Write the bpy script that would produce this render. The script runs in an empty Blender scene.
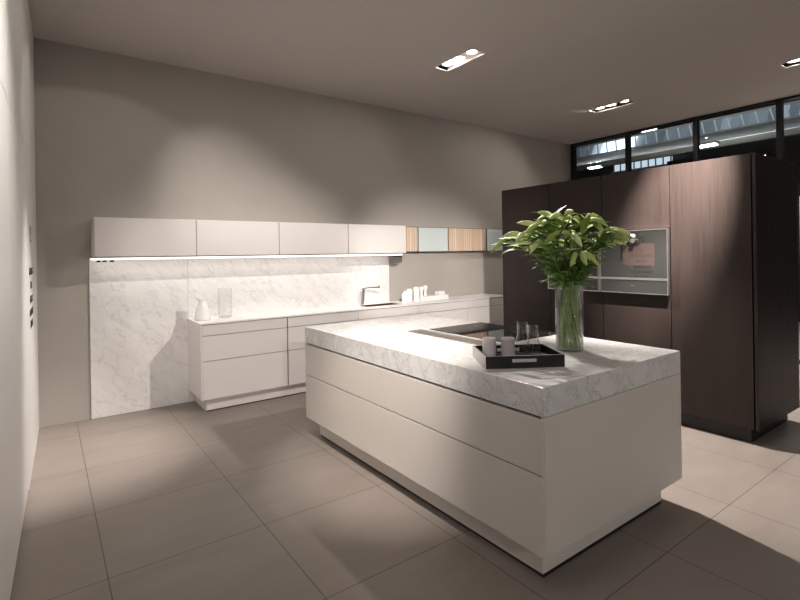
import bpy, bmesh, math, random
from mathutils import Vector, Matrix, noise as mnoise
random.seed(7)
C = bpy.context.scene.collection
PI = math.pi

# ------------------------------------------------------------------ helpers
def link(o, parent=None):
    C.objects.link(o)
    if parent is not None:
        o.parent = parent
    return o

def new_obj(name, bm, mat, parent=None, smooth=False, loc=None, rotz=0.0):
    me = bpy.data.meshes.new(name)
    bmesh.ops.recalc_face_normals(bm, faces=bm.faces)
    if smooth:
        for f in bm.faces:
            f.smooth = True
    bm.to_mesh(me); bm.free()
    for m in (mat if isinstance(mat, (list, tuple)) else [mat]):
        me.materials.append(m)
    o = bpy.data.objects.new(name, me)
    if loc is not None:
        o.location = loc
    o.rotation_euler.z = rotz
    return link(o, parent)

def tag(o, label, cat, group=None, kind=None):
    o['label'] = label; o['category'] = cat
    if group: o['group'] = group
    if kind: o['kind'] = kind
    return o

def thing(name, label, cat, loc=(0, 0, 0), rotz=0.0, group=None):
    o = bpy.data.objects.new(name, None)
    o.location = loc; o.rotation_euler = (0, 0, rotz); o.empty_display_size = .1
    link(o)
    return tag(o, label, cat, group)

def structure(o):
    o['kind'] = 'structure'
    return o

def box(bm, x0, x1, y0, y1, z0, z1, bev=0.0, seg=2, mi=0):
    vs = [bm.verts.new(p) for p in ((x0,y0,z0),(x1,y0,z0),(x1,y1,z0),(x0,y1,z0),(x0,y0,z1),(x1,y0,z1),(x1,y1,z1),(x0,y1,z1))]
    fs = [bm.faces.new([vs[i] for i in q]) for q in ((3,2,1,0),(4,5,6,7),(0,1,5,4),(1,2,6,5),(2,3,7,6),(3,0,4,7))]
    for f in fs: f.material_index = mi
    if bev > 0:
        es = list({e for f in fs for e in f.edges})
        bmesh.ops.bevel(bm, geom=es, offset=bev, segments=seg, profile=.6, affect='EDGES')
    return bm

def boxobj(name, dims, mat, parent=None, bev=0.0, **k):
    bm = bmesh.new(); box(bm, *dims, bev=bev)
    return new_obj(name, bm, mat, parent, **k)

def lathe(bm, prof, n=32, cx=0, cy=0, cap=True):
    rings = []
    for r, z in prof:
        rings.append([bm.verts.new((cx + r*math.cos(2*PI*i/n), cy + r*math.sin(2*PI*i/n), z)) for i in range(n)])
    for a, b in zip(rings, rings[1:]):
        for i in range(n):
            bm.faces.new((a[i], a[(i+1) % n], b[(i+1) % n], b[i]))
    if cap:
        bm.faces.new(rings[0][::-1]); bm.faces.new(rings[-1])
    return bm

def tube(bm, pts, rad, n=8, caps=True):
    pts = [Vector(p) for p in pts]
    m = len(pts)
    rads = rad if isinstance(rad, (list, tuple)) else [rad]*m
    t0 = (pts[1]-pts[0]).normalized()
    up = Vector((0, 0, 1)) if abs(t0.z) < .9 else Vector((1, 0, 0))
    nrm = t0.cross(up).normalized()
    rings = []
    for i in range(m):
        t = (pts[min(i+1, m-1)] - pts[max(i-1, 0)]).normalized()
        nrm = (nrm - t*nrm.dot(t)).normalized()
        b = t.cross(nrm)
        rings.append([bm.verts.new(pts[i] + (nrm*math.cos(2*PI*j/n) + b*math.sin(2*PI*j/n))*rads[i]) for j in range(n)])
    for a, b in zip(rings, rings[1:]):
        for j in range(n):
            bm.faces.new((a[j], a[(j+1) % n], b[(j+1) % n], b[j]))
    if caps:
        bm.faces.new(rings[0][::-1]); bm.faces.new(rings[-1])
    return bm

# ------------------------------------------------------------------ materials
class NT:
    def __init__(s, name):
        s.m = bpy.data.materials.new(name); s.m.use_nodes = True
        s.n = s.m.node_tree.nodes; s.l = s.m.node_tree.links
        s.b = s.n['Principled BSDF']; s.out = s.n['Material Output']
    def add(s, t, **k):
        n = s.n.new(t)
        for a, v in k.items(): setattr(n, a, v)
        return n
    def lk(s, a, b): s.l.new(a, b)
    def coord(s, scale=(1, 1, 1), kind='Object', rot=(0, 0, 0)):
        tc = s.add('ShaderNodeTexCoord'); mp = s.add('ShaderNodeMapping')
        mp.inputs['Scale'].default_value = scale; mp.inputs['Rotation'].default_value = rot
        s.lk(tc.outputs[kind], mp.inputs[0])
        return mp.outputs[0]
    def noise(s, vec, scale, detail=4, rough=.5, dist=0):
        n = s.add('ShaderNodeTexNoise')
        n.inputs['Scale'].default_value = scale; n.inputs['Detail'].default_value = detail
        n.inputs['Roughness'].default_value = rough; n.inputs['Distortion'].default_value = dist
        if vec is not None: s.lk(vec, n.inputs['Vector'])
        return n.outputs['Fac']
    def ramp(s, fac, stops):
        r = s.add('ShaderNodeValToRGB'); el = r.color_ramp.elements
        while len(el) < len(stops): el.new(.5)
        for e, (p, c) in zip(el, stops):
            e.position = p; e.color = (*c, 1) if len(c) == 3 else c
        s.lk(fac, r.inputs[0])
        return r.outputs[0]
    def math(s, op, a, b=None, c=None):
        n = s.add('ShaderNodeMath', operation=op)
        for i, v in enumerate((a, b, c)):
            if v is None: continue
            if isinstance(v, (int, float)): n.inputs[i].default_value = v
            else: s.lk(v, n.inputs[i])
        return n.outputs[0]
    def mix(s, fac, a, b, mode='MIX'):
        n = s.add('ShaderNodeMix', data_type='RGBA', blend_type=mode)
        for i, v in ((0, fac), (6, a), (7, b)):
            if isinstance(v, (int, float)): n.inputs[i].default_value = v
            elif isinstance(v, tuple): n.inputs[i].default_value = (*v, 1)
            else: s.lk(v, n.inputs[i])
        return n.outputs[2]
    def bump(s, h, strength=.1, dist=.01):
        b = s.add('ShaderNodeBump'); b.inputs['Strength'].default_value = strength; b.inputs['Distance'].default_value = dist
        s.lk(h, b.inputs['Height']); s.lk(b.outputs[0], s.b.inputs['Normal'])

def plain(name, col, rough=.5, metal=0, spec=.5, var=.03, vscale=6, bump=0):
    t = NT(name)
    v = t.noise(t.coord(), vscale, 3)
    a = tuple(max(0, c*(1-var)) for c in col); b = tuple(min(1, c*(1+var)) for c in col)
    t.lk(t.ramp(v, [(.3, a), (.7, b)]), t.b.inputs['Base Color'])
    t.b.inputs['Roughness'].default_value = rough; t.b.inputs['Metallic'].default_value = metal
    t.b.inputs['Specular IOR Level'].default_value = spec
    if bump: t.bump(t.noise(t.coord(), 220, 2), bump, .002)
    return t.m

def emit(name, col, strength):
    t = NT(name)
    t.b.inputs['Base Color'].default_value = (*col, 1)
    t.b.inputs['Emission Color'].default_value = (*col, 1)
    t.b.inputs['Emission Strength'].default_value = strength
    return t.m

def marble(name, base, vein, scale=1.0, rot=(0, 0, 0), rough=.22, amt=1.0, stretch=(1, 1, 1)):
    t = NT(name)
    co0 = t.coord((1, 1, 1), rot=rot)
    mp = t.add('ShaderNodeMapping'); mp.inputs['Scale'].default_value = stretch; t.lk(co0, mp.inputs[0]); co = mp.outputs[0]
    wob = t.add('ShaderNodeTexNoise'); wob.inputs['Scale'].default_value = 1.3*scale; wob.inputs['Detail'].default_value = 5
    t.lk(co, wob.inputs['Vector'])
    off = t.add('ShaderNodeVectorMath', operation='MULTIPLY_ADD')
    t.lk(wob.outputs['Color'], off.inputs[0]); off.inputs[1].default_value = (.55/scale,)*3; t.lk(co, off.inputs[2])
    def veins(sc, width, detail):
        f = t.noise(off.outputs[0], sc, detail, .55)
        d = t.math('ABSOLUTE', t.math('SUBTRACT', f, .5))
        return t.ramp(d, [(0, (1, 1, 1)), (width, (.25, .25, .25)), (width*3.0, (0, 0, 0))])
    v1 = veins(3.0*scale, .008, 6); v2 = veins(8.0*scale, .010, 4)
    mask = t.ramp(t.noise(co, 2.2*scale, 3), [(.38, (0, 0, 0)), (.66, (1, 1, 1))])
    cloud = t.ramp(t.noise(off.outputs[0], 4*scale, 5, .6), [(.35, (0, 0, 0)), (.75, (.35, .35, .35))])
    a = t.math('MULTIPLY', t.math('MAXIMUM', v1, t.math('MULTIPLY', v2, mask)), .75*amt)
    a = t.math('MINIMUM', t.math('ADD', a, t.math('MULTIPLY', cloud, amt)), .95)
    t.lk(t.mix(a, base, vein), t.b.inputs['Base Color'])
    t.b.inputs['Roughness'].default_value = rough
    return t.m

def thin_glass(name, tint=(1, 1, 1), ior=1.5, rough=.0, refl=1.0, edge=.6):
    t = NT(name); t.n.remove(t.b)
    tr = t.add('ShaderNodeBsdfTransparent')
    lw0 = t.add('ShaderNodeLayerWeight'); lw0.inputs[0].default_value = .5
    t.lk(t.mix(t.math('POWER', lw0.outputs['Facing'], 3.0), tint, tuple(c*edge for c in tint)), tr.inputs[0])
    gl = t.add('ShaderNodeBsdfGlossy'); gl.inputs['Roughness'].default_value = rough
    gl.inputs[0].default_value = (refl, refl, refl, 1)
    f0 = ((ior-1)/(ior+1))**2
    lw = t.add('ShaderNodeLayerWeight'); lw.inputs[0].default_value = .5
    fr = t.math('MULTIPLY_ADD', t.math('POWER', lw.outputs['Facing'], 4.0), 1-f0, f0)
    mx = t.add('ShaderNodeMixShader')
    t.lk(fr, mx.inputs[0]); t.lk(tr.outputs[0], mx.inputs[1]); t.lk(gl.outputs[0], mx.inputs[2])
    t.lk(mx.outputs[0], t.out.inputs[0])
    return t.m

def floor_mat():
    t = NT('porcelain_floor_tiles')
    tc = t.add('ShaderNodeTexCoord'); sp = t.add('ShaderNodeSeparateXYZ'); t.lk(tc.outputs['Object'], sp.inputs[0])
    def joint(o, pitch, off):
        k = t.math('DIVIDE', t.math('SUBTRACT', o, off), pitch)
        fr = t.math('FRACT', k); d = t.math('MULTIPLY', t.math('MINIMUM', fr, t.math('SUBTRACT', 1.0, fr)), pitch)
        return t.math('LESS_THAN', d, .0019), t.math('FLOOR', k)
    jx, ix = joint(sp.outputs[0], .7375, .2205); jy, iy = joint(sp.outputs[1], .7225, .4445)
    j = t.math('MAXIMUM', jx, jy)
    wn = t.add('ShaderNodeTexWhiteNoise', noise_dimensions='2D')
    cb = t.add('ShaderNodeCombineXYZ'); t.lk(ix, cb.inputs[0]); t.lk(iy, cb.inputs[1]); t.lk(cb.outputs[0], wn.inputs['Vector'])
    co = t.coord((1, 3, 1))
    n1 = t.noise(co, 1.6, 6, .6, .6); n2 = t.noise(t.coord((1, 5, 1)), 9, 5, .6)
    f = t.math('ADD', t.math('MULTIPLY', n1, .7), t.math('MULTIPLY', n2, .3))
    tile = t.ramp(f, [(.3, (.21, .178, .156)), (.7, (.275, .235, .208))])
    tile = t.mix(t.math('MULTIPLY', wn.outputs[0], .16), tile, (.24, .20, .175))
    t.lk(t.mix(j, tile, (.045, .036, .03)), t.b.inputs['Base Color'])
    t.lk(t.ramp(n2, [(.3, (.40,)*3), (.7, (.52,)*3)]), t.b.inputs['Roughness'])
    t.b.inputs['Specular IOR Level'].default_value = .45
    return t.m

def dark_wood():
    t = NT('dark_stained_oak_veneer')
    g = t.noise(t.coord((38, 38, 1.1)), 2.2, 6, .65)
    b = t.noise(t.coord((4, 4, .25)), 2.0, 3, .5)
    f = t.math('ADD', t.math('MULTIPLY', g, .6), t.math('MULTIPLY', b, .4))
    t.lk(t.ramp(f, [(.30, (.0155, .0105, .009)), (.70, (.028, .0195, .0172))]), t.b.inputs['Base Color'])
    t.lk(t.ramp(g, [(.3, (.38,)*3), (.7, (.52,)*3)]), t.b.inputs['Roughness'])
    t.b.inputs['Specular IOR Level'].default_value = .22
    t.bump(g, .12, .002)
    return t.m

def plank_wood():
    t = NT('pale_pine_planks')
    tc = t.add('ShaderNodeTexCoord'); sp = t.add('ShaderNodeSeparateXYZ'); t.lk(tc.outputs['Object'], sp.inputs[0])
    k = t.math('DIVIDE', sp.outputs[0], .043)
    wn = t.add('ShaderNodeTexWhiteNoise', noise_dimensions='1D'); t.lk(t.math('FLOOR', k), wn.inputs['W'])
    fr = t.math('FRACT', k); edge = t.math('LESS_THAN', t.math('MINIMUM', fr, t.math('SUBTRACT', 1.0, fr)), .06)
    g = t.noise(t.coord((30, 1, 3)), 2, 5, .6)
    base = t.ramp(wn.outputs[0], [(0, (.62, .46, .35)), (.5, (.74, .58, .45)), (1, (.84, .70, .58))])
    base = t.mix(t.math('MULTIPLY', g, .35), base, (.42, .26, .16))
    kn = t.add('ShaderNodeTexVoronoi'); kn.inputs['Scale'].default_value = 9; t.lk(t.coord((1, 1, .7)), kn.inputs['Vector'])
    base = t.mix(t.ramp(kn.outputs['Distance'], [(.05, (1, 1, 1)), (.13, (0, 0, 0))]), base, (.34, .19, .11))
    t.lk(t.mix(edge, base, (.30, .18, .11)), t.b.inputs['Base Color'])
    t.b.inputs['Roughness'].default_value = .5
    return t.m

M = {}
M['wall'] = plain('taupe_wall_paint', (.41, .38, .345), .8, var=.02, vscale=3, bump=.05)
M['ceiling'] = plain('greige_ceiling_paint', (.52, .475, .45), .85, var=.015, vscale=2)
M['white_panel'] = plain('white_lacquer_wall_panel', (.87, .855, .845), .38, var=.01, vscale=2)
M['lacquer'] = plain('greige_matt_lacquer', (.75, .71, .692), .42, var=.012, vscale=2)
M['lacquer_island'] = plain('sand_matt_lacquer', (.72, .67, .615), .45, var=.012, vscale=2)
M['gap'] = plain('dark_grip_channel', (.16, .14, .125), .5)
M['black_gap'] = plain('black_plinth_laminate', (.012, .011, .011), .5)
M['worktop_white'] = plain('white_quartz_worktop', (.86, .845, .83), .25, var=.01)
M['marble_wall'] = marble('white_marble_splashback', (.83, .815, .805), (.40, .385, .38), 1.7, rot=(.25, .72, .15), amt=.55, stretch=(1.25, 1.0, .5))
M['marble_slab'] = marble('grey_veined_island_marble', (.83, .82, .81), (.36, .35, .345), 2.5, rot=(.5, .6, .2), rough=.2, amt=.85, stretch=(1.3, 1.2, .5))
M['floor'] = floor_mat()
M['dark_wood'] = dark_wood()
M['planks'] = plank_wood()
M['white_glass'] = plain('pale_blue_back_painted_glass', (.62, .68, .69), .12, var=.01)
M['alu'] = plain('brushed_aluminium', (.50, .48, .465), .35, metal=1)
M['steel'] = plain('brushed_steel', (.42, .40, .385), .3, metal=1)
M['dark_steel'] = plain('dark_sink_steel', (.10, .075, .06), .35, metal=.6)
M['black'] = plain('black_lacquer', (.006, .006, .006), .45, spec=.25)
M['black_frame'] = plain('black_window_steel', (.010, .013, .017), .3)
M['tray_edge'] = plain('warm_white_tray_lining', (.62, .57, .54), .5)
M['mug'] = plain('grey_stoneware', (.48, .44, .43), .6)
M['white_ceramic'] = plain('white_glazed_ceramic', (.88, .87, .86), .25, var=.01)
M['grey_text'] = plain('dark_vinyl_lettering', (.03, .028, .027), .6)
M['chrome'] = plain('polished_chrome', (.80, .79, .78), .12, metal=1)
M['glass'] = thin_glass('clear_glass', (.955, .965, .96), 1.5)
M['tumbler'] = thin_glass('clear_thick_glass', (.95, .955, .955), 1.7, edge=.35)
M['pane'] = thin_glass('facade_glass', (.92, .94, .95), 1.3, edge=.9)
M['water'] = thin_glass('vase_water', (.93, .97, .92), 1.25)
M['led'] = emit('led_diffuser', (1, .94, .89), 1.7)
M['lamp'] = emit('halogen_lamp_face', (1, .93, .86), 40.0)
M['housing'] = plain('white_lamp_housing', (.85, .82, .78), .4)
M['knob'] = plain('polished_rose_steel_knob', (.85, .74, .68), .16, metal=1)
M['display'] = emit('oven_clock_display', (.55, .72, .85), .06)

def oven_glass(name, col, ior, rough=.03):
    t = NT(name)
    t.b.inputs['Base Color'].default_value = (*col, 1)
    t.b.inputs['Roughness'].default_value = rough
    t.b.inputs['IOR'].default_value = ior
    n = t.noise(t.coord(), 3, 2)
    t.lk(t.ramp(n, [(.3, tuple(c*.95 for c in col)), (.7, tuple(c*1.05 for c in col))]), t.b.inputs['Base Color'])
    return t.m
M['oven_glass'] = oven_glass('grey_oven_glass', (.010, .0105, .0095), 1.95)
M['oven_window'] = oven_glass('brown_oven_window', (.030, .0195, .018), 1.95)
M['cooktop'] = oven_glass('black_ceramic_glass', (.012, .011, .011), 1.7, .02)

def leaf_mat(name, c0, c1):
    t = NT(name)
    oi = t.add('ShaderNodeObjectInfo')
    n = t.noise(t.coord(), 9, 3)
    f = t.math('ADD', t.math('MULTIPLY', n, .7), t.math('MULTIPLY', oi.outputs['Random'], .3))
    t.lk(t.ramp(f, [(.25, c0), (.7, c1)]), t.b.inputs['Base Color'])
    t.b.inputs['Roughness'].default_value = .5
    t.b.inputs['Specular IOR Level'].default_value = .2
    return t.m
M['leaf'] = leaf_mat('dark_lily_leaf', (.045, .11, .018), (.17, .28, .055))
M['leaf_pale'] = leaf_mat('pale_lily_leaf', (.30, .42, .10), (.50, .59, .20))
M['bud'] = leaf_mat('pale_green_lily_bud', (.42, .52, .16), (.60, .66, .30))
M['stem'] = leaf_mat('lily_stem', (.15, .28, .05), (.30, .44, .11))

# ------------------------------------------------------------------ dimensions
XW, YW, ZC = 7.73, 5.3075, 3.41          # window wall, back wall, ceiling
CAMZ = 1.4687
# left wall: plane through A (back corner) and B, slightly splayed
A = Vector((-.053, 5.256, 0)); B = Vector((-.133, 2.71, 0))
LD = (B - A).normalized()                # runs toward the viewer
LN = Vector((-LD.y, LD.x, 0))            # points into the room
if LN.x < 0: LN = -LN
A0 = A - LD*((YW - A.y)/abs(LD.y))       # the corner itself

def left_matrix():
    # local x = along wall toward back, local y = into the room ... local z up
    X = -LD; Y = Vector((0, 0, 1)).cross(X); Z = Vector((0, 0, 1))
    m = Matrix((X, Y, Z)).transposed().to_4x4()
    m.translation = A0
    return m                              # +local Y points away from the room (to -x)
LM = left_matrix()
SL = lambda y: (y - YW)/abs(LD.y)        # world y -> local x (negative toward viewer)

# ------------------------------------------------------------------ room shell
structure(boxobj('floor', (-2.2, 40, -9, 48, -.12, 0), M['floor']))
structure(boxobj('wall_back', (-.8, XW + .06, YW, YW + .16, 0, ZC + .12), M['wall']))

# fixtures (recesses in the ceiling)
FX = [(.80, 3.60), (3.40, 3.60), (6.17, 3.60), (.80, 1.50), (3.40, 1.50), (.80, -.60), (6.36, 1.50)]
FW_, FL_ = .085, .27                      # half width, half length
xs = sorted({-1.2, XW + .06} | {x + s*FW_ for x, y in FX for s in (-1, 1)})
ys = sorted({-3.2, YW} | {y + s*FL_ for x, y in FX for s in (-1, 1)})
bm = bmesh.new(); vg = {}
def gv(x, y):
    if (x, y) not in vg: vg[(x, y)] = bm.verts.new((x, y, ZC))
    return vg[(x, y)]
for x0, x1 in zip(xs, xs[1:]):
    for y0, y1 in zip(ys, ys[1:]):
        mx, my = (x0+x1)/2, (y0+y1)/2
        if any(abs(mx-x) < FW_ and abs(my-y) < FL_ for x, y in FX): continue
        bm.faces.new((gv(x0, y0), gv(x0, y1), gv(x1, y1), gv(x1, y0)))
ret = bmesh.ops.extrude_face_region(bm, geom=list(bm.faces))
bmesh.ops.translate(bm, vec=(0, 0, .12), verts=[v for v in ret['geom'] if isinstance(v, bmesh.types.BMVert)])
structure(new_obj('ceiling', bm, M['ceiling']))

# left wall: white panelled wall, with tall flush cupboards set into it
def left_box(name, s0, s1, d0, d1, z0, z1, mat, parent=None, bev=0.0):
    o = boxobj(name, (s0, s1, d0, d1, z0, z1), mat, parent, bev)
    if parent is None: o.matrix_world = LM
    return o
sC0, sC1 = SL(3.93), SL(.35)
bm = bmesh.new()
box(bm, sC0, 0, 0, .6, 0, ZC)
o = new_obj('wall_left', bm, M['white_panel']); o.matrix_world = LM; structure(o)
bm = bmesh.new(); box(bm, SL(-2.2), sC1, 0, .6, 0, ZC)
o = new_obj('wall_left', bm, M['white_panel']); o.matrix_world = LM; structure(o)
ZD = 2.215
def left_cupboard(s0, s1, label):
    t = thing('tall_cupboard', label, 'cupboard', group='flush white cupboards in the left wall')
    t.matrix_world = LM
    boxobj('body', (s0, s1, .022, .6, .0, ZC-.006), M['gap'], t)
    boxobj('door', (s0+.0025, s1-.0025, 0, .02, .025, ZD-.004), M['white_panel'], t, bev=.0015)
    boxobj('upper_door', (s0+.0025, s1-.0025, 0, .02, ZD+.004, ZC-.008), M['white_panel'], t, bev=.0015)
    return t
left_cupboard(SL(2.88), sC0, 'flush white cupboard in the left wall, next to the dark lettering')
left_cupboard(SL(1.75), SL(2.88), 'flush white cupboard at the left picture edge, nearest the camera')

# dark lettering on the left wall
def text_mesh(s, size):
    cu = bpy.data.curves.new('txt', 'FONT'); cu.body = s; cu.size = size; cu.align_x = 'CENTER'; cu.extrude = .0008
    ob = bpy.data.objects.new('txt', cu); C.objects.link(ob)
    dg = bpy.context.evaluated_depsgraph_get(); dg.update()
    me = bpy.data.meshes.new_from_object(ob.evaluated_get(dg), depsgraph=dg)
    bpy.data.objects.remove(ob); bpy.data.curves.remove(cu)
    return me
lt = thing('wall_lettering', 'column of dark lettering on the white wall by the back corner', 'lettering')
lt.matrix_world = LM
for s, z, size in (('P.', 1.60, .17), ('·', 1.485, .06), ('GERADLINIG', 1.362, .074), ('KLAR', 1.262, .074), ('ELEGANT', 1.162, .074), ('MINIMALIST', 1.07, .074), ('ZEITLOS', .985, .074)):
    me = text_mesh(s, size); me.materials.append(M['grey_text']); me.name = 'lettering_line'
    o = bpy.data.objects.new('lettering_line', me); link(o, lt)
    # letters stand upright on the plane, reading direction along +local x, facing -local y (into the room)
    o.rotation_euler = (PI/2, 0, 0); o.location = (SL(4.45), -.001, z)

# ------------------------------------------------------------------ window wall towards the hall
my = [5.25, 4.235, 3.205, 2.2, 1.2, .2, -.8, -1.8]
for i, (y1, y0) in enumerate(zip(my, my[1:])):
    w = boxobj('window_%d' % (i+1), (XW-.004, XW+.004, y0+.03, y1-.03, .06, ZC-.03), M['pane'])
    structure(w)
    bm = bmesh.new(); box(bm, XW-.04, XW+.05, y1-.032, y1+.032, 0, ZC, bev=.006)
    new_obj('mullion', bm, M['black_frame'], w)
    bm = bmesh.new(); box(bm, XW-.03, XW+.04, y0+.032, y1-.032, ZC-.035, ZC-.001); new_obj('top_rail', bm, M['black_frame'], w)
    bm = bmesh.new(); box(bm, XW-.03, XW+.04, y0+.032, y1-.032, 0.001, .06); new_obj('bottom_rail', bm, M['black_frame'], w)

# ------------------------------------------------------------------ ceiling lights
WARM = (1.0, .925, .86)
def aim(vec):
    return Vector(vec).to_track_quat('-Z', 'Y').to_euler()
def spot(parent, loc, d, power, size, blend, radius=.025, col=WARM):
    l = bpy.data.lights.new('lamp_beam', 'SPOT'); l.energy = power; l.spot_size = math.radians(size); l.spot_blend = blend
    l.shadow_soft_size = radius; l.color = col
    o = bpy.data.objects.new('lamp_beam', l); o.location = loc; o.rotation_euler = aim(d)
    return link(o, parent)
def fixture(x, y, label, beams):
    t = thing('ceiling_downlight', label, 'ceiling light', (x, y, ZC), group='recessed triple downlights')
    bm = bmesh.new()                       # open-bottomed recess
    h = .11
    v = [bm.verts.new(p) for p in ((-FW_, -FL_, 0), (FW_, -FL_, 0), (FW_, FL_, 0), (-FW_, FL_, 0), (-FW_, -FL_, h), (FW_, -FL_, h), (FW_, FL_, h), (-FW_, FL_, h))]
    for q in ((4,5,6,7), (0,1,5,4), (1,2,6,5), (2,3,7,6), (3,0,4,7)): bm.faces.new([v[i] for i in q])
    new_obj('housing', bm, M['housing'], t)
    bm = bmesh.new()
    for (a, b, c, d) in ((-FW_-.006, FW_+.006, -FL_-.006, -FL_), (-FW_-.006, FW_+.006, FL_, FL_+.006), (-FW_-.006, -FW_, -FL_, FL_), (FW_, FW_+.006, -FL_, FL_)):
        box(bm, a, b, c, d, -.003, .004)
    new_obj('trim_frame', bm, M['housing'], t)
    for k, dy in enumerate((.18, 0, -.18)):
        bm = bmesh.new(); lathe(bm, [(.062, .085), (.066, .05), (.062, .02), (.052, .02), (.05, .045)], 24, 0, dy, cap=False)
        ring = new_obj('lamp_ring', bm, M['housing'], t, smooth=True)
        bm = bmesh.new(); lathe(bm, [(.05, .05), (.048, .03), (.02, .022)], 24, 0, dy)
        new_obj('lamp', bm, M['lamp'], t, smooth=True)
    pl = bpy.data.lights.new('recess_glow', 'POINT'); pl.energy = 3.2; pl.shadow_soft_size = .02; pl.color = WARM
    po = bpy.data.objects.new('recess_glow', pl); po.location = (0, .09, .012); link(po, t)
    for dy, d, p, s, b in beams:
        spot(t, (0, dy, .004), d, p, s, b)
    return t
DOWN = (0, 0, -1)
fixture(*FX[0], 'recessed triple downlight cut by the top picture edge, above the left of the wall units',
        [(.18, (-.207, .519, -.83), 11, 88, .12), (0, (.85, 1.75, -1.45), 100, 46, 1.0), (-.18, (-.70, .95, -3.4), 640, 37, 1.0)])
fixture(*FX[1], 'glaring recessed triple downlight over the kitchen island, middle of the ceiling',
        [(.18, (-.45, .75, -.8), 12, 110, .6), (.18, (2.1, 1.5, -2.35), 130, 28, .9), (0, (-.36, -.32, -1), 260, 35, .9), (0, (-.90, -1.85, -1.72), 620, 27, 1.0), (-.18, (.08, -.52, -1), 1280, 42, .8)])
fixture(*FX[2], 'small far recessed triple downlight next to the hall windows',
        [(.18, (-.5, .6, -.8), 30, 120, .5), (0, (-.2, -.8, -1), 1300, 90, .5)])
fixture(*FX[3], 'recessed triple downlight above the aisle, outside the top of the picture, by the left wall',
        [(-.18, (-.8, .75, -1.2), 150, 56, .9), (.18, (-.85, .55, -.75), 190, 54, .9), (0, (.92, .98, -2.5), 700, 33, 1.0)])
fixture(*FX[4], 'recessed triple downlight outside the top of the picture, above the near end of the island',
        [(.18, (-1.75, 3.7, -3.1), 400, 52, .7), (0, (.85, .34, -1.35), 90, 54, .9), (-.18, (.85, .56, -1.52), 4300, 29, 1.0)])
fixture(*FX[5], 'recessed triple downlight in the ceiling behind the camera, outside the picture',
        [(.18, (3.75, 5.9, -2.5), 1900, 25, .95)])
fixture(*FX[6], 'recessed triple downlight cut by the right picture edge, near the hall windows',
        [(0, (.9, -.3, -1), 1700, 66, .5)])
# added unseen fill light from behind the camera; the ceiling edge cuts its upper rays
hl = thing('fill_floodlight', 'added fill light high behind the camera, outside the picture', 'hall lamp', (-1.0, -8.0, 4.3))
boxobj('fill_lamp_mast', (-.04, .04, -.19, -.11, -4.299, -.2005), M['steel'], hl)
boxobj('fill_lamp_body', (-.3, .3, -.25, -.05, -.2, .2), M['steel'], hl, bev=.02)
spot(hl, (0, 0, 0), (2.9, 11, -3.6), 900, 50, .6, radius=.12, col=(1, .94, .90))

sd = thing('smoke_detector', 'flat round smoke detector on the ceiling near the back wall', 'smoke detector', (5.45, 4.80, ZC))
bm = bmesh.new(); lathe(bm, [(.085, 0), (.085, -.012), (.075, -.018), (.03, -.02)], 32); new_obj('cover', bm, M['ceiling'], sd, smooth=False)

# ------------------------------------------------------------------ marble splashback and wall units
tag(boxobj('splashback', (.334, 1.178, YW-.02, YW-.0005, .002, 1.4625), M['marble_wall'], bev=.001),
    'white veined marble wall slab reaching the floor, left of the base cabinets', 'splashback')
tag(boxobj('splashback', (1.180, 3.672, YW-.02, YW-.0005, .002, 1.4625), M['marble_wall'], bev=.001),
    'long white marble wall slab behind the sink and worktop', 'splashback')

UX = [.35, 1.183, 2.018, 2.859, 3.70]
UZ0, UZ1, UY = 1.482, 1.832, 4.937
un = ['leftmost greige wall unit, above the bare end of the marble slab',
      'second greige wall unit from the left, above the white carafe and glass',
      'third greige wall unit from the left, to the left of the unit over the tap',
      'rightmost greige wall unit, touching the pale wood shelf panels']
for i in range(4):
    x0, x1 = UX[i], UX[i+1]
    t = thing('wall_cabinet', un[i], 'wall cabinet', (x0, YW, UZ0), group='greige wall cabinets over the worktop')
    w = x1 - x0; d = YW - UY; h = UZ1 - UZ0
    boxobj('body', (.001, w-.001, -d+.024, -.001, .0, h), M['lacquer'], t, bev=.001)
    boxobj('door', (.004, w-.004, -d, -d+.021, .004, h-.004), M['lacquer'], t, bev=.0025)
lb = thing('led_light_bar', 'glowing white light bar under the row of wall units', 'light bar', (.338, UY, UZ0))
boxobj('housing', (0, 3.30, .0, .34, -.006, -.0005), M['alu'], lb)
bm = bmesh.new(); box(bm, 0, 3.30, .002, .30, -.024, -.0065, bev=.003)
new_obj('diffuser', bm, M['led'], lb)
for x in (.03, .075, .13, 3.19, 3.23, 3.27):
    boxobj('clip', (x, x+.028, .004, .05, -.042, -.0245), M['black'], lb, bev=.002)

# panel shelf to the right of the wall units
sx0, sx1 = 3.702, 6.86; sy = 5.215; sz0, sz1 = 1.5025, 1.842
t = thing('panel_shelf', 'shallow wall shelf fronted by pale wood and white glass sliding panels', 'shelf', (sx0, YW, sz0))
dd = YW - sy
bm = bmesh.new()
box(bm, 0, sx1-sx0, -dd+.03, -.001, sz1-sz0-.016, sz1-sz0); box(bm, 0, sx1-sx0, -dd+.03, -.001, 0, .012)
box(bm, 0, sx1-sx0, -.02, -.001, .012, sz1-sz0-.016); box(bm, 0, .016, -dd+.03, -.02, .012, sz1-sz0-.016); box(bm, sx1-sx0-.016, sx1-sx0, -dd+.03, -.02, .012, sz1-sz0-.016)
new_obj('carcass', bm, M['gap'], t)
H_ = sz1 - sz0
for nm, a, b, m in (('wood_panel', .003, .400, 'planks'), ('glass_panel', .420, .945, 'white_glass'), ('wood_panel', .970, 1.712, 'planks'), ('glass_panel', 1.752, 2.40, 'white_glass'), ('wood_panel', 2.42, 3.15, 'planks')):
    p = boxobj(nm, (a, b, -dd, -dd+.016, .004, H_-.010), M[m], t, bev=.001)
    boxobj('edge_strip', (b+.0005, b+.009, -dd+.002, -dd+.018, .004, H_-.010), M['steel'], p)

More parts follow.
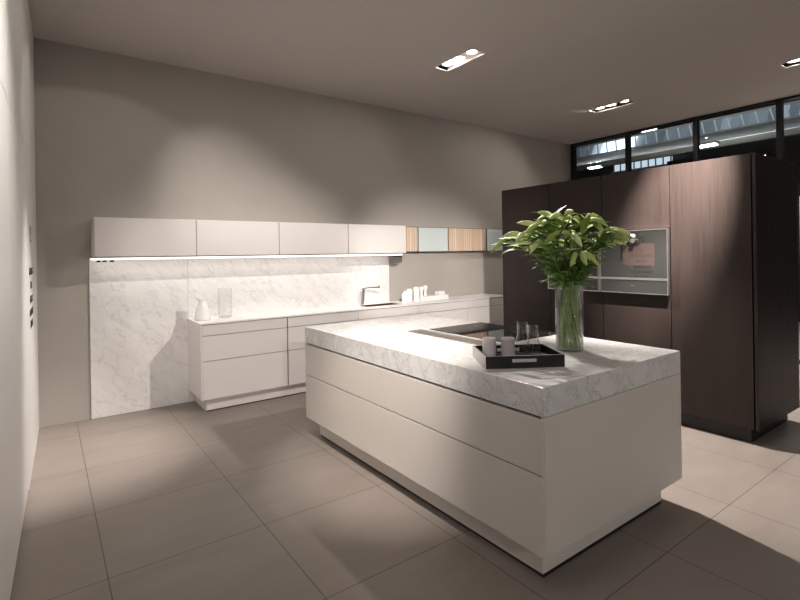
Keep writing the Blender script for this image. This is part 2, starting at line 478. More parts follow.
# ------------------------------------------------------------------ base cabinets along the back wall
BX0, BW, BY = 1.177, .857, 4.791
bn = ['leftmost base cabinet of the back run, with a free white side and three drawers',
      'second base cabinet of the back run, partly behind the island corner',
      'third base cabinet of the back run, under the sink and tap',
      'fourth base cabinet of the back run, under the white bottles',
      'fifth base cabinet of the back run, next to the dark tall units']
for i in range(5):
    x0 = BX0 + BW*i
    t = thing('base_cabinet', bn[i], 'base cabinet', (x0, BY, 0), group='greige base cabinets along the back wall')
    d = YW - .021 - BY
    bm = bmesh.new()
    if i == 2:   # leaves room for the sink basin above
        box(bm, .001, BW-.001, .026, d, .124, .62)
        box(bm, .001, BW-.001, .026, .10, .62, .832); box(bm, .001, .018, .10, d, .62, .832); box(bm, BW-.018, BW-.001, .10, d, .62, .832)
    else:
        box(bm, .001, BW-.001, .026, d, .124, .832)
    new_obj('body', bm, M['lacquer'] if i == 0 else M['gap'], t)
    if i == 0:
        boxobj('side_panel', (-.004, .012, .0, d, .124, .835), M['lacquer'], t, bev=.001)
        boxobj('grip_recess', (.013, BW-.0005, .0225, .0255, .126, .834), M['gap'], t)
    l, r = (.014, BW-.0055) if i == 0 else ((.0055, BW-.002) if i == 1 else (.002, BW-.002))
    for z0, z1 in ((.126, .4845), (.4905, .7245), (.7305, .8285)):
        boxobj('drawer_front', (l, r, 0, .02, z0, z1), M['lacquer'], t, bev=.0015)
    boxobj('plinth', (.055 if i == 0 else .0, BW-.0005, .055, .075, .012, .1235), M['lacquer'], t)
    boxobj('plinth_seal', (.06 if i == 0 else .0, BW-.0005, .06, .075, .0005, .0115), M['black_gap'], t)
    if i == 0: boxobj('plinth_return', (.055, .07, .0755, d, .0005, .1235), M['lacquer'], t)

WX0, WX1, WY0, WZ0, WZ1 = 1.166, BX0+BW*5, 4.783, .8365, .850
SX0, SX1, SY0, SY1 = 3.10, 3.60, 4.93, 5.13
bm = bmesh.new()
xs_ = [WX0, SX0, SX1, WX1]; ys_ = [WY0, SY0, SY1, YW-.0205]; vg2 = {}
def gv2(x, y):
    if (x, y) not in vg2: vg2[(x, y)] = bm.verts.new((x, y, WZ0))
    return vg2[(x, y)]
for i in range(3):
    for j in range(3):
        if i == 1 and j == 1: continue
        bm.faces.new((gv2(xs_[i], ys_[j]), gv2(xs_[i], ys_[j+1]), gv2(xs_[i+1], ys_[j+1]), gv2(xs_[i+1], ys_[j])))
ret = bmesh.ops.extrude_face_region(bm, geom=list(bm.faces))
bmesh.ops.translate(bm, vec=(0, 0, WZ1-WZ0), verts=[v for v in ret['geom'] if isinstance(v, bmesh.types.BMVert)])
tag(new_obj('worktop', bm, M['worktop_white']), 'long thin white worktop on the base cabinets along the back wall', 'worktop')

sk = thing('sink', 'dark steel sink let into the white worktop in front of the tap', 'sink', ((SX0+SX1)/2, (SY0+SY1)/2, WZ1))
a, b = (SX1-SX0)/2-.001, (SY1-SY0)/2-.001
bm = bmesh.new(); t_ = .004
box(bm, -a, a, -b, b, -.18, -.176); box(bm, -a, -a+t_, -b, b, -.176, 0); box(bm, a-t_, a, -b, b, -.176, 0); box(bm, -a+t_, a-t_, -b, -b+t_, -.176, 0); box(bm, -a+t_, a-t_, b-t_, b, -.176, 0)
new_obj('basin', bm, M['dark_steel'], sk)
bm = bmesh.new(); lathe(bm, [(.035, -.1755), (.035, -.172), (.02, -.171)], 24); new_obj('drain', bm, M['steel'], sk, smooth=False)

tp = thing('kitchen_tap', 'slim steel kitchen tap with a long level spout behind the sink', 'tap', (3.20, 5.20, WZ1))
bm = bmesh.new(); tube(bm, [(0, 0, .0005), (0, 0, .006)], .026, 24); new_obj('base', bm, M['chrome'], tp, smooth=False)
bm = bmesh.new(); tube(bm, [(0, 0, .006), (.01, 0, .11), (.016, -.002, .205)], [.018, .017, .016], 20); new_obj('body', bm, M['steel'], tp, smooth=False)
bm = bmesh.new(); tube(bm, [(.016, 0, .195), (.06, -.03, .213), (.17, -.115, .218)], .0105, 20); sp_ = new_obj('spout', bm, M['chrome'], tp, smooth=False)
bm = bmesh.new(); tube(bm, [(.17, -.115, .218), (.18, -.122, .2184)], .0165, 20); new_obj('outlet', bm, M['black'], sp_)
bm = bmesh.new(); tube(bm, [(.006, .0, .13), (.03, .03, .15), (.06, .04, .15)], .006, 10); new_obj('lever', bm, M['chrome'], tp, smooth=True)

# items on the back worktop
def lathe_thing(name, label, cat, x, y, prof, mat, group=None, z=WZ1, n=32):
    bm = bmesh.new(); lathe(bm, prof, n)
    o = new_obj(name, bm, mat, smooth=True, loc=(x, y, z))
    md = o.modifiers.new('edge', 'EDGE_SPLIT'); md.split_angle = math.radians(38)
    return tag(o, label, cat, group)
# carafe with beak
cz = WZ1 + .0005
bm = bmesh.new()
prof = [(.074, 0), (.078, .006), (.072, .05), (.058, .11), (.043, .155), (.034, .175), (.036, .19), (.043, .206), (.040, .207), (.032, .19), (.030, .176), (.038, .155), (.05, .11), (.064, .05), (.066, .012), (.02, .010)]
lathe(bm, prof, 40)
for v in bm.verts:
    if v.co.z > .176:
        a_ = math.atan2(v.co.y, v.co.x); k = (v.co.z-.176)/.03
        v.co.z += .022*k*max(0, math.cos(a_-PI)) ** 3 + .012*k*max(0, math.cos(a_)) ** 2
        v.co.x -= .014*k*max(0, math.cos(a_-PI)) ** 3
tag(new_obj('carafe', bm, M['white_ceramic'], smooth=True, loc=(1.262, 5.06, cz)), 'white ceramic carafe with a flared beak on the left end of the worktop', 'carafe')
vt = thing('glass_jar', 'tall clear straight glass vase on the worktop beside the white carafe', 'glass vase', (1.50, 5.12, cz))
bm = bmesh.new(); lathe(bm, [(.055, 0), (.064, .006), (.066, .03), (.066, .30)], 36, cap=False); bm.faces.new([v for v in bm.verts[:36]]) if False else None
new_obj('jar_wall', bm, M['glass'], vt, smooth=True)
bm = bmesh.new(); lathe(bm, [(.052, .0005), (.06, .006), (.055, .016)], 36); new_obj('jar_base', bm, M['tumbler'], vt, smooth=True)

g = 'white condiment set on the back worktop'
lathe_thing('bottle', 'short pointed white bottle, leftmost of the white set on the worktop', 'bottle', 3.755, 5.06, [(.038, 0), (.040, .004), (.040, .10), (.030, .118), (.012, .133), (.010, .15), (.004, .152)], M['white_ceramic'], g, cz)
lathe_thing('bottle', 'white bottle in the middle of the three at the left of the white set', 'bottle', 3.86, 5.10, [(.040, 0), (.042, .004), (.042, .145), (.037, .155), (.034, .166), (.02, .168)], M['white_ceramic'], g, cz)
lathe_thing('bottle', 'tallest white bottle with a round top, right of the pointed one', 'bottle', 3.925, 5.03, [(.040, 0), (.042, .004), (.042, .15), (.046, .16), (.046, .178), (.036, .19), (.015, .195)], M['white_ceramic'], g, cz)
bx = thing('condiment_rack', 'low ribbed white rack under the two white mills on the worktop', 'rack', (3.985, 5.0, cz), group=g)
boxobj('rack_base', (0, .47, .0, .12, 0, .05), M['white_ceramic'], bx, bev=.004)
for k in range(9): boxobj('rib', (.115+k*.022, .125+k*.022, -.006, -.0005, .004, .062), M['white_ceramic'], bx)
boxobj('shelf', (.11, .47, .0, .12, .0505, .062), M['white_ceramic'], bx, bev=.002)
for k, xx in enumerate((4.045, 4.11)):
    lathe_thing('pepper_mill', ('left' if k == 0 else 'right') + ' one of two white mushroom-topped mills on the white rack', 'mill', xx, 5.075,
                [(.022, 0), (.022, .004), (.018, .03), (.017, .07), (.022, .085), (.030, .10), (.032, .115), (.026, .13), (.012, .138)], M['white_ceramic'], g, cz+.0625-(.0 if xx > 4.096 else .0122), 24)
tag(boxobj('box', (4.30, 4.40, 5.012, 5.105, cz+.0625, cz+.112), M['white_ceramic'], bev=.006), 'small white box standing on the right end of the white rack', 'box', g)

# ------------------------------------------------------------------ dark tall units with ovens
TX, TXB = 4.2526, 5.17
TY = [3.816, 3.187, 2.597, 1.977, 1.384]
TZ0, TZ1 = .122, 2.182
tn = ['far left dark oak tall unit, its plain door beside the white run',
      'dark oak tall unit behind the flowers, left of the unit with the clear oven',
      'dark oak tall unit holding the fully visible oven',
      'dark oak tall unit with one full door, right of the ovens']
OZ0, OZ1 = 1.092, 1.655
for i in range(4):
    y1, y0 = TY[i], TY[i+1]
    t = thing('tall_unit', tn[i], 'tall cabinet', (TX, y1, 0), group='dark oak tall units')
    w = y1 - y0; d = TXB - TX
    bm = bmesh.new()
    if i in (1, 2):
        box(bm, .024, d, -w+.0005, -.0005, TZ0, OZ0-.004); box(bm, .024, d, -w+.0005, -.0005, OZ1+.004, TZ1-.001); box(bm, .5, d, -w+.0005, -.0005, OZ0-.004, OZ1+.004)
        box(bm, .024, .5, -w+.0005, -w+.012, OZ0-.004, OZ1+.004); box(bm, .024, .5, -.012, -.0005, OZ0-.004, OZ1+.004)
    else:
        box(bm, .024, d, -w+.0005, -.0005, TZ0, TZ1-.001)
    new_obj('body', bm, M['black'], t)
    if i == 0: boxobj('side_panel', (.0, d, .0005, .018, TZ0, TZ1), M['dark_wood'], t)
    gl = .0038
    if i in (1, 2):
        boxobj('upper_door', (0, .021, -w+gl, -gl, OZ1+.006, TZ1), M['dark_wood'], t, bev=.001)
        boxobj('lower_door', (0, .021, -w+gl, -gl, TZ0+.002, OZ0-.006), M['dark_wood'], t, bev=.001)
    else:
        boxobj('door', (0, .021, -w+gl+(.006 if i == 3 else 0), -gl, TZ0+.002, TZ1), M['dark_wood'], t, bev=.001)
    boxobj('plinth', (.065, d-.05, -w+.0005+(.05 if i == 3 else 0), -.0005, .0005, TZ0-.001), M['black_gap'], t)
boxobj('end_panel', (-.001, TXB-TX+.001, 1.362-TY[3], 1.3835-TY[3], TZ0, TZ1+.001), M['dark_wood'], t, bev=.001)

def oven(y1, y0, label, full=True):
    t = thing('oven', label, 'oven', (TX, y1, OZ0))
    w = y1 - y0; h = OZ1 - OZ0; f = -.042
    boxobj('cavity_box', (f+.02, .45, -w+.02, -.02, .005, h-.005), M['black'], t)
    fr = .0075
    bm = bmesh.new()
    box(bm, f, -.001, -w+.004, -w+.004+fr, 0, h); box(bm, f, -.001, -.004-fr, -.004, 0, h)
    box(bm, f, -.001, -w+.004+fr, -.004-fr, 0, .008); box(bm, f, -.001, -w+.004+fr, -.004-fr, h-.010, h)
    box(bm, f-.004, -.001, -w+.004+fr, -.004-fr, .122, .140)
    new_obj('frame', bm, M['alu'], t)
    g0, g1 = -w+.004+fr+.0005, -.004-fr-.0005
    dw = boxobj('drawer_front', (f+.003, f+.018, g0, g1, .0085, .1215), M['oven_glass'], t)
    boxobj('drawer_badge', (f+.0015, f+.0028, -w*.5-.014, -w*.5+.014, .068, .071), M['alu'], dw)
    dr = boxobj('door_glass', (f+.003, f+.018, g0, g1, .1405, h-.0105), M['oven_glass'], t)
    boxobj('door_badge', (f-.0005, f+.0012, -w*.5-.014, -w*.5+.014, .225, .228), M['alu'], dr)
    if full:
        boxobj('window', (f+.0018, f+.0029, -.51, -.225, .245, .44), M['oven_window'], dr)
        boxobj('handle_strip', (f-.006, f+.0025, -.217, -.207, .30, .43), M['black'], dr, bev=.001)
        cp = boxobj('control_panel', (f-.006, f+.0029, -.375, -.23, .435, h-.0105), M['black'], t, bev=.0015)
        boxobj('display', (f-.0075, f-.0062, -.345, -.27, .50, .525), M['display'], cp)
        for yk in (-.335, -.268):
            bm = bmesh.new(); tube(bm, [(f-.0065, yk, .464), (f-.03, yk, .464)], [.023, .021], 28)
            new_obj('knob', bm, M['knob'], cp, smooth=False)
    else:
        boxobj('window', (f+.0018, f+.0029, -.46, -.13, .235, .46), M['oven_window'], dr)
    return t
oven(TY[2]+.002, TY[3]-.002, 'grey glass oven with two knobs and a brown window, right of the flowers')
oven(TY[1]+.002, TY[2]+.004, 'grey glass built-in oven half hidden behind the flowers', full=False)

# ------------------------------------------------------------------ kitchen island
IX0, IX1, IY0, IY1 = 1.7176, 2.9604, 1.330, 3.692
IZS, IZT, IZB = .7616, .8887, .153
t = thing('island_cabinet', 'sand lacquered kitchen island cabinet carrying the thick marble slab', 'island cabinet', (IX0, IY0, 0))
W, L = IX1-IX0, IY1-IY0
boxobj('body', (.026, W-.002, .02, L-.002, IZB, IZS-.0005), M['gap'], t)
boxobj('end_panel', (.004, W-.0015, .0, .0195, IZB, IZS-.003), M['lacquer_island'], t, bev=.001)
boxobj('far_end_panel', (.004, W-.0015, L-.0195, L, IZB, IZS-.003), M['lacquer_island'], t, bev=.001)
boxobj('back_panel', (W-.0015, W, .0, L, IZB, IZS-.003), M['lacquer_island'], t)
ys2 = 1.205
for y0, y1 in ((.0, ys2), (ys2, L)):
    for z0, z1 in ((IZB, .499), (.506, .748)):
        a0, a1 = (y0+.006 if y0 == 0 else y0+.0003), (y1-.0003 if y1 == ys2 else y1-.0005)
        boxobj('drawer_front', (0, .021, a0, a1, z0, z1), M['lacquer_island'], t, bev=.0008)
bm = bmesh.new(); r_ = .081
box(bm, r_, W-r_, r_, L-r_, .018, IZB-.0005)
new_obj('plinth', bm, M['lacquer_island'], t)
boxobj('plinth_seal', (r_+.006, W-r_-.006, r_+.001, L-r_-.006, .0005, .0175), M['black_gap'], t)

sl = boxobj('island_worktop', (IX0, IX1, IY0, IY1, IZS, IZT), M['marble_slab'], bev=.0015)
tag(sl, 'thick grey veined white marble slab on top of the kitchen island', 'worktop')

ct = thing('cooktop', 'black glass cooktop set in the marble island top', 'cooktop', (2.385, 2.13, IZT))
boxobj('glass_plate', (0, .56, 0, .775, .0005, .004), M['cooktop'], ct, bev=.001)
bm = bmesh.new()
for cx, cy, rr in ((.15, .2, .09), (.41, .2, .07), (.15, .56, .07), (.41, .56, .09)):
    for a0, a1 in ((rr-.001, rr),):
        n = 48
        vi = [bm.verts.new((cx+a0*math.cos(2*PI*k/n), cy+a0*math.sin(2*PI*k/n), .0042)) for k in range(n)]
        vo = [bm.verts.new((cx+a1*math.cos(2*PI*k/n), cy+a1*math.sin(2*PI*k/n), .0042)) for k in range(n)]
        for k in range(n): bm.faces.new((vi[k], vo[k], vo[(k+1) % n], vi[(k+1) % n]))
new_obj('zone_marking', bm, M['steel'], ct)
ve = thing('downdraft_extractor', 'narrow dark steel extractor strip between cooktop and island front', 'extractor', (2.205, 2.13, IZT))
boxobj('cover_plate', (0, .125, 0, .81, .0005, .0045), M['steel'], ve, bev=.001)
bm = bmesh.new(); lathe(bm, [(.008, .0046), (.008, .007), (.003, .0075)], 16, .09, .775); new_obj('button', bm, M['chrome'], ve, smooth=True)

# ------------------------------------------------------------------ tray with mugs and carafes
tu = Vector((.342, -.215, 0)).normalized(); tang = math.atan2(tu.y, tu.x)
T0 = Vector((1.776, 1.722, IZT+.0006))
tl, tw, th, tt = .404, .30, .062, .012
tr = thing('serving_tray', 'black serving tray with white slot handles on the marble island', 'tray', T0, tang)
bm = bmesh.new()
box(bm, tt+.0003, tl-tt-.0003, tt+.0003, tw-tt-.0003, 0, .022)
new_obj('tray_floor', bm, M['black'], tr)
def slotted(bm, flip):
    y0, y1 = (0, tt) if not flip else (tw-tt, tw)
    s0, s1, z0, z1 = .135, .262, .028, .046
    box(bm, 0, tl, y0, y1, 0, z0); box(bm, 0, tl, y0, y1, z1, th)
    box(bm, 0, s0, y0, y1, z0, z1); box(bm, s1, tl, y0, y1, z0, z1)
for fl, nm in ((False, 'front_wall'), (True, 'rear_wall')):
    bm = bmesh.new(); slotted(bm, fl); w_ = new_obj(nm, bm, M['black'], tr)
    y0 = 0 if not fl else tw-tt
    bm = bmesh.new(); tube(bm, [(.135+.009, y0+.003, .037), (.262-.009, y0+.003, .037)], .001, 6)
    bm.clear()
    # lining visible in the slot
    box(bm, .1355, .2615, y0+.0075 if not fl else y0+.0005, y0+.0115 if not fl else y0+.0045, .0285, .0455)
    o = new_obj('slot_lining', bm, M['tray_edge'], w_); o['label'] = 'pale lined handle slot'
for x0 in (0, tl-tt):
    w_ = boxobj('side_wall', (x0, x0+tt, tt+.0002, tw-tt-.0002, 0, th), M['black'], tr)
bm = bmesh.new(); box(bm, -.0012, -.0002, .001, tw-.001, .001, th-.001); o = new_obj('side_veneer', bm, M['tray_edge'], tr); o['label'] = 'pale outer side of the tray'
bm = bmesh.new()
box(bm, 0, tl, 0, .003, th+.0002, th+.0012); box(bm, 0, .003, .003, tw, th+.0002, th+.0012); box(bm, tl-.003, tl, .003, tw, th+.0002, th+.0012); box(bm, .003, tl-.003, tw-.003, tw, th+.0002, th+.0012)
new_obj('rim_edge', bm, M['tray_edge'], tr)
def tray_pt(a, b, z=.0226):
    return T0 + tu*a + Vector((-tu.y, tu.x, 0))*b + Vector((0, 0, z))
def mug(a, b, label):
    t = thing('mug', label, 'mug', tray_pt(a, b), group='grey mugs on the tray')
    prof = [(.026, 0), (.031, .003), (.0345, .012)]
    z = .012
    while z < .094:
        prof += [(.0362, z+.002), (.0355, z+.0045)]; z += .0055
    prof += [(.0355, .101), (.0345, .103), (.0325, .1015), (.032, .09), (.031, .012), (.01, .009)]
    bm = bmesh.new(); lathe(bm, prof, 40); new_obj('cup', bm, M['mug'], t, smooth=True)
    return t
mug(.062, .175, 'left grey ribbed mug without handle at the corner of the black tray')
mug(.160, .162, 'right grey ribbed mug on the black tray, next to the glass carafes')
def carafe(a, b, label, s=1.0):
    t = thing('glass_carafe', label, 'carafe', tray_pt(a, b), group='clear glass carafes on the tray')
    prof = [(.034, 0), (.0375, .004), (.0378, .05), (.037, .078), (.031, .098), (.0265, .112), (.0255, .125), (.0262, .16), (.0275, .172)]
    bm = bmesh.new(); lathe(bm, [(r, z*s) for r, z in prof], 36, cap=False); new_obj('glass_body', bm, M['tumbler'], t, smooth=True)
    bm = bmesh.new(); lathe(bm, [(.030, .001), (.034, .004), (.034, .012), (.02, .014)], 36); new_obj('glass_base', bm, M['tumbler'], t, smooth=True)
    bm = bmesh.new(); lathe(bm, [(.0285, .118*s), (.0290, .1205*s), (.0290, .178*s), (.0283, .181*s), (.012, .182*s)], 36, cap=False)
    tb = new_obj('tumbler', bm, M['tumbler'], t, smooth=True)
    bm = bmesh.new(); lathe(bm, [(.0265, .174*s), (.0275, .177*s), (.0265, .180*s)], 36); new_obj('tumbler_base', bm, M['tumbler'], tb, smooth=True)
    return t
carafe(.256, .212, 'taller rear glass carafe with upturned tumbler on the black tray', 1.0)
carafe(.287, .132, 'front right glass carafe with upturned tumbler on the black tray', .95)

# ------------------------------------------------------------------ vase with lilies
V0 = Vector((2.501, 1.744, IZT+.0005)); VR, VH = .079, .385
va = thing('flower_vase', 'tall clear glass cylinder vase with green lily stems on the island', 'vase', V0)
bm = bmesh.new(); lathe(bm, [(VR-.004, 0), (VR, .004), (VR, VH), (VR-.0035, VH), (VR-.0035, .016)], 56, cap=False)
new_obj('glass_wall', bm, M['tumbler'], va, smooth=True)
bm = bmesh.new(); lathe(bm, [(VR-.006, .001), (VR-.0036, .005), (VR-.0036, .014), (.02, .0155)], 56); new_obj('glass_base', bm, M['glass'], va, smooth=True)
bm = bmesh.new()
lathe(bm, [(VR-.0042, .017), (VR-.0042, .083), (VR-.006, .0815), (.01, .0812)], 56, cap=False)
new_obj('water', bm, M['water'], va, smooth=True)

def bez(p, n):
    # Catmull-Rom through points
    pts = [p[0]*2-p[1]] + p + [p[-1]*2-p[-2]]
    out = []
    for i in range(1, len(pts)-2):
        for k in range(n):
            u = k/n; a, b, c, d = pts[i-1:i+3]
            out.append(.5*((2*b)+(c-a)*u+(2*a-5*b+4*c-d)*u*u+(3*b-a-3*c+d)*u**3))
    out.append(pts[-2]); return out

def add_leaf(bm, base, dirv, length, width, droop, fold=.25, twist=0.0, mi=0):
    d = dirv.normalized(); up = Vector((0, 0, 1))
    side = d.cross(up)
    if side.length < .05: side = Vector((1, 0, 0))
    side.normalize()
    side = Matrix.Rotation(twist, 3, d) @ side
    n = 9; prev = None; p = Vector(base); cur = d.copy()
    step = length/(n-1)
    for i in range(n):
        u = i/(n-1)
        w = width*.5*(max(0.03, math.sin(PI*min(1, u*1.0)**.8))**.85)*(1 if u < .99 else .05)
        nr = side.cross(cur).normalized()
        l = bm.verts.new(p - side*w + nr*fold*w); m = bm.verts.new(p); r = bm.verts.new(p + side*w + nr*fold*w)
        if prev:
            for q in ((prev[0], prev[1], m, l), (prev[1], prev[2], r, m)):
                f = bm.faces.new(q); f.material_index = mi
        prev = (l, m, r)
        p = p + cur*step
        ax = cur.cross(Vector((0, 0, -1)))
        if ax.length > 1e-4: cur = Matrix.Rotation(droop/(n-1), 3, ax.normalized()) @ cur

def add_bud(bm, base, dirv, length, rad):
    d = dirv.normalized(); pts = []; rads = []
    side = d.cross(Vector((0, 0, 1))); side = side.normalized() if side.length > .05 else Vector((1, 0, 0))
    for i in range(9):
        u = i/8
        pts.append(base + d*length*u + Vector((0, 0, -.012*u*u)))
        rads.append(max(.0016, rad*math.sin(PI*(.08+.90*u)**.85)**.8))
    tube(bm, pts, rads, 10)

camdir = Vector((-.58, -.81, 0)).normalized(); right = Vector((.808, -.589, 0))
G = 'lily stems in the vase'
NST = 22
for i in range(NST):
    ph = 2*PI*i/NST + random.uniform(-.15, .15)
    # the stems lean only a little across the vase and open out above the rim
    b0 = Vector((math.cos(ph+PI*.42), math.sin(ph+PI*.42), 0))*random.uniform(.035, .066)
    rim = Vector((math.cos(ph), math.sin(ph), 0))*random.uniform(.03, .066)
    kind_ = i % 4
    spread = (random.uniform(.15, .215), random.uniform(.03, .09), random.uniform(.11, .18), random.uniform(.08, .15))[kind_]
    top_h = (random.uniform(.60, .70), random.uniform(.72, .80), random.uniform(.66, .76), random.uniform(.56, .74))[kind_]
    e = Vector((math.cos(ph), math.sin(ph), 0))
    # spread wider across the picture than in depth
    e = right*e.dot(right)*(1.5 if e.dot(right) < 0 else 1.06) + camdir*e.dot(camdir)*.95
    P = [Vector((b0.x, b0.y, .0175)), Vector(((b0.x+rim.x)*.56, (b0.y+rim.y)*.56, .19)), Vector((rim.x, rim.y, VH-.005)), rim + e*spread*.42 + Vector((0, 0, VH+(top_h-VH)*.55)), rim + e*spread + Vector((0, 0, top_h))]
    path = bez(P, 8)
    st = thing('lily_stem', 'green lily stem with leaves and pale buds standing in the glass vase', 'lily', V0, group=G)
    bm = bmesh.new(); tube(bm, path, [.0058 - .0026*k/len(path) for k in range(len(path))], 8)
    new_obj('stem', bm, M['stem'], st, smooth=True)
    bm = bmesh.new()
    n = len(path)
    nl = 22
    for k in range(nl):
        u = .51 + .49*k/(nl-1)
        idx = min(n-2, int(u*(n-1)))
        p = path[idx]; tdir = (path[idx+1]-path[idx]).normalized()
        a_ = k*2.4 + random.uniform(-.4, .4) + i
        hor = Vector((math.cos(a_), math.sin(a_), 0))
        hor = (hor + e.normalized()*.55).normalized()
        dv = hor*random.uniform(.6, 1.1) + tdir*random.uniform(.2, 1.1)
        big = k > nl-7
        ln = random.uniform(.13, .19) if big else random.uniform(.085, .135)
        add_leaf(bm, p, dv, ln, random.uniform(.030, .042) if big else random.uniform(.018, .028), random.uniform(.3, 1.25), twist=random.uniform(-.6, .6), mi=1 if (big and random.random() < .55) else 0)
    new_obj('foliage', bm, [M['leaf'], M['leaf_pale']], st, smooth=True)
    nb = (1, 2, 2, 3)[i % 4]
    for k in range(nb):
        a_ = ph + (k-nb/2+.5)*1.3 + random.uniform(-.3, .3)
        hor = Vector((math.cos(a_), math.sin(a_), 0)); hor = (hor + e.normalized()*.7).normalized()
        tip = path[-1]
        q1 = tip + hor*.035 + Vector((0, 0, .018)); el = random.uniform(-.9, .25)
        bm = bmesh.new()
        tube(bm, bez([tip, tip+hor*.018+Vector((0, 0, .014)), q1], 4), .0022, 6)
        add_bud(bm, q1, hor + Vector((0, 0, el)), random.uniform(.09, .125), random.uniform(.013, .017))
        new_obj('bud', bm, M['bud'], st, smooth=True)

# ------------------------------------------------------------------ exhibition hall behind the glass
M['hall_dark'] = plain('dark_hall_cladding', (.012, .013, .016), .6)
M['hall_steel'] = plain('painted_roof_steel', (.13, .12, .105), .6)
M['hall_soffit'] = plain('grey_roof_sheeting', (.42, .42, .43), .7)
M['hall_truss'] = plain('brown_truss_steel', (.07, .06, .05), .7)
M['hall_lamp'] = emit('hall_lamp_glow', (.92, 1, 1), 14)
M['white_glow'] = emit('glowing_white_panel', (1, .97, .95), 1.1)  # lit look of the plain white hall panel, put in as emission
def sky_pane():
    t = NT('skylight_daylight_panes')
    tc = t.add('ShaderNodeTexCoord'); sp = t.add('ShaderNodeSeparateXYZ'); t.lk(tc.outputs['Object'], sp.inputs[0])
    wn = t.add('ShaderNodeTexWhiteNoise', noise_dimensions='1D'); t.lk(t.math('FLOOR', t.math('DIVIDE', sp.outputs[1], .52)), wn.inputs['W'])
    # one bay of panes looks onto bright cloud
    b = t.ramp(t.math('DIVIDE', sp.outputs[1], 40.0), [(.0, (.42,)*3), (.30, (.30,)*3), (.40, (.16,)*3), (.465, (.18,)*3), (.48, (.55,)*3), (.495, (5.2,)*3), (.54, (5.2,)*3), (.555, (.8,)*3), (.58, (.14,)*3), (.65, (.08,)*3), (1, (.05,)*3)])
    s = t.math('MULTIPLY', b, t.math('ADD', .35, t.math('MULTIPLY', wn.outputs[0], 1.0)))
    t.b.inputs['Base Color'].default_value = (.05, .06, .07, 1); t.b.inputs['Roughness'].default_value = .2
    t.b.inputs['Emission Color'].default_value = (.70, .84, 1, 1); t.lk(s, t.b.inputs['Emission Strength'])
    return t.m
M['sky_pane'] = sky_pane()
def prism(bm, prof, y0, y1):
    a = [bm.verts.new((x, y0, z)) for x, z in prof]; b = [bm.verts.new((x, y1, z)) for x, z in prof]
    n = len(prof)
    bm.faces.new(a[::-1]); bm.faces.new(b)
    for i in range(n): bm.faces.new((a[i], a[(i+1) % n], b[(i+1) % n], b[i]))
bm = bmesh.new(); prism(bm, [(36.1, 9.25), (30, 7.45), (30, 7.3), (36.1, 9.05)], -12, 46)      # grey soffit
structure(new_obj('roof_soffit', bm, M['hall_soffit']))
bm = bmesh.new(); prism(bm, [(36.9, 10.55), (20, 7.4), (20, 7.6), (36.9, 10.9)], -12, 46)
structure(new_obj('hall_roof', bm, M['hall_truss']))
structure(boxobj('hall_wall', (44, 44.3, -14, 48, 0, 14), M['hall_dark']))
sk1 = thing('roof_skylight', 'long slanted strip of bluish skylight panes in the hall roof', 'skylight', (36.1, 0, 9.2))
bm = bmesh.new(); prism(bm, [(0, .1), (.5, 1.0), (.55, 1.0), (.05, .1)], -10, 42); new_obj('panes', bm, M['sky_pane'], sk1)
bm = bmesh.new()
prism(bm, [(-.15, -.15), (.2, -.15), (.2, .1), (-.15, .1)], -10, 42); prism(bm, [(.4, 1.0), (.7, 1.0), (.7, 1.12), (.4, 1.12)], -10, 42)
new_obj('frame', bm, M['hall_steel'], sk1)
bm = bmesh.new()
yy = -9.0
while yy < 41:
    a_ = [(-.04, yy, .09), (-.04, yy+.10, .09), (.02, yy+.10, .09), (.02, yy, .09)]; b_ = [(p[0]+.5, p[1]+.35, 1.0) for p in a_]
    va_ = [bm.verts.new(p) for p in a_]; vb_ = [bm.verts.new(p) for p in b_]
    bm.faces.new(va_); bm.faces.new(vb_[::-1])
    for i in range(4): bm.faces.new((va_[i], va_[(i+1) % 4], vb_[(i+1) % 4], vb_[i]))
    yy += .52*1.5
new_obj('glazing_bars', bm, M['hall_soffit'], sk1)
sk2 = thing('roof_skylight', 'short second strip of white skylight panes lower in the hall roof', 'skylight', (43, 0, 0))
bm = bmesh.new(); box(bm, .1, .2, 19.8, 25.0, 8.9, 9.75); new_obj('panes', bm, emit('pale_daylight_panes', (.78, .9, 1), .75), sk2)
bm = bmesh.new()
for k in range(9): box(bm, .0, .09, 19.8+k*.64, 19.9+k*.64, 8.85, 9.8)
box(bm, .0, .09, 19.6, 25.2, 8.75, 8.85); box(bm, .0, .09, 19.6, 25.2, 9.8, 9.9)
new_obj('glazing_bars', bm, M['hall_soffit'], sk2)
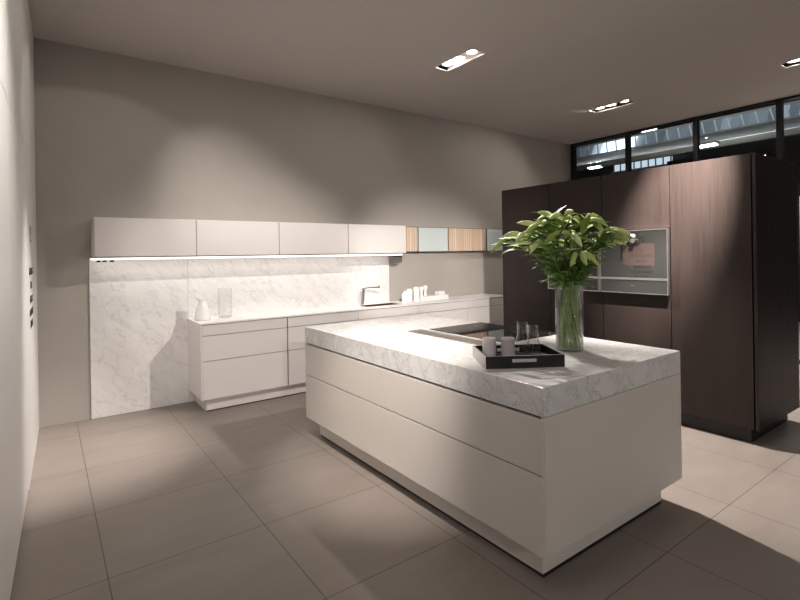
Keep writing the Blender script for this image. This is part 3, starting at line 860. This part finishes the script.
# roof girders running below the skylight
for (x, z, r, lab) in ((35.4, 8.75, .10, 'thin dark roof girder nearest below the skylight strip'), (33.2, 8.05, .11, 'thin dark roof girder across the middle of the grey hall soffit'), (30.1, 7.25, .16, 'thick dark roof girder along the lower edge of the grey hall soffit')):
    bm = bmesh.new(); prism(bm, [(x-r, z-r), (x+r, z-r), (x+r, z+r), (x-r, z+r)], -12, 46)
    tag(new_obj('roof_girder', bm, M['hall_truss']), lab, 'roof girder', 'dark girders of the hall roof')
for x, y, z, lab in ((30, 18.75, 7.15, 'glowing white hall lamp left of the first window mullion'), (29, 14.65, 8.66, 'glowing white hall lamp just under the ceiling edge in the windows'), (27, 10.7, 6.74, 'glowing white hall lamp right of the third window mullion'), (22, 6.61, 5.14, 'faint small hall lamp above the tall unit corner')):
    bm = bmesh.new(); box(bm, -.22, .22, -.42, .42, -.07, .0, bev=.03)
    tl_ = thing('hall_lamp', lab, 'hall lamp', (x, y, z), group='lamps in the exhibition hall')
    new_obj('diffuser', bm, M['hall_lamp'], tl_)
    boxobj('lamp_body', (-.26, .26, -.5, .5, .001, .12), M['hall_steel'], tl_)
    l = bpy.data.lights.new('lamp_glow', 'AREA'); l.energy = 1500; l.size = .8; l.color = (.9, 1, 1)
    o = bpy.data.objects.new('lamp_glow', l); o.location = (0, 0, .3); o.rotation_euler = (PI, 0, 0); link(o, tl_)
tag(boxobj('exhibition_booth', (12.2, 15, -4, 5.72, .001, 3.62), M['hall_dark']), 'large dark exhibition booth beyond the windows, its top edge showing', 'booth')
tag(boxobj('display_panel', (12.05, 12.15, 1.7, 3.13, .001, 2.5), M['white_glow']), 'bright white display panel on the dark booth at the right edge', 'panel')

# ------------------------------------------------------------------ world
w = bpy.data.worlds.new('hall_ambient'); bpy.context.scene.world = w; w.use_nodes = True
w.node_tree.nodes['Background'].inputs[0].default_value = (.75, .85, 1, 1)
w.node_tree.nodes['Background'].inputs[1].default_value = .012

# ------------------------------------------------------------------ camera
cd = bpy.data.cameras.new('camera'); co = bpy.data.objects.new('camera', cd); C.objects.link(co)
R = Vector((.80794227, -.58907072, -.01499944)); U = Vector((.01212004, -.00883672, .9998875)); F = Vector((.589137, .80803317, 0))
m = Matrix((R, U, -F)).transposed().to_4x4(); m.translation = (0, 0, CAMZ)
co.matrix_world = m
cd.sensor_width = 36; cd.sensor_fit = 'HORIZONTAL'; cd.lens = 488.352*36/800
cd.shift_y = (254.442-300)/800
cd.clip_start = .02; cd.clip_end = 200
sc = bpy.context.scene; sc.camera = co
sc.view_settings.view_transform = 'Standard'; sc.view_settings.look = 'None'
sc.view_settings.gamma = 1; sc.view_settings.exposure = 0.0
sc.cycles.use_denoising = True
sc.cycles.max_bounces = 10; sc.cycles.transparent_max_bounces = 24
sc.cycles.sample_clamp_indirect = 6
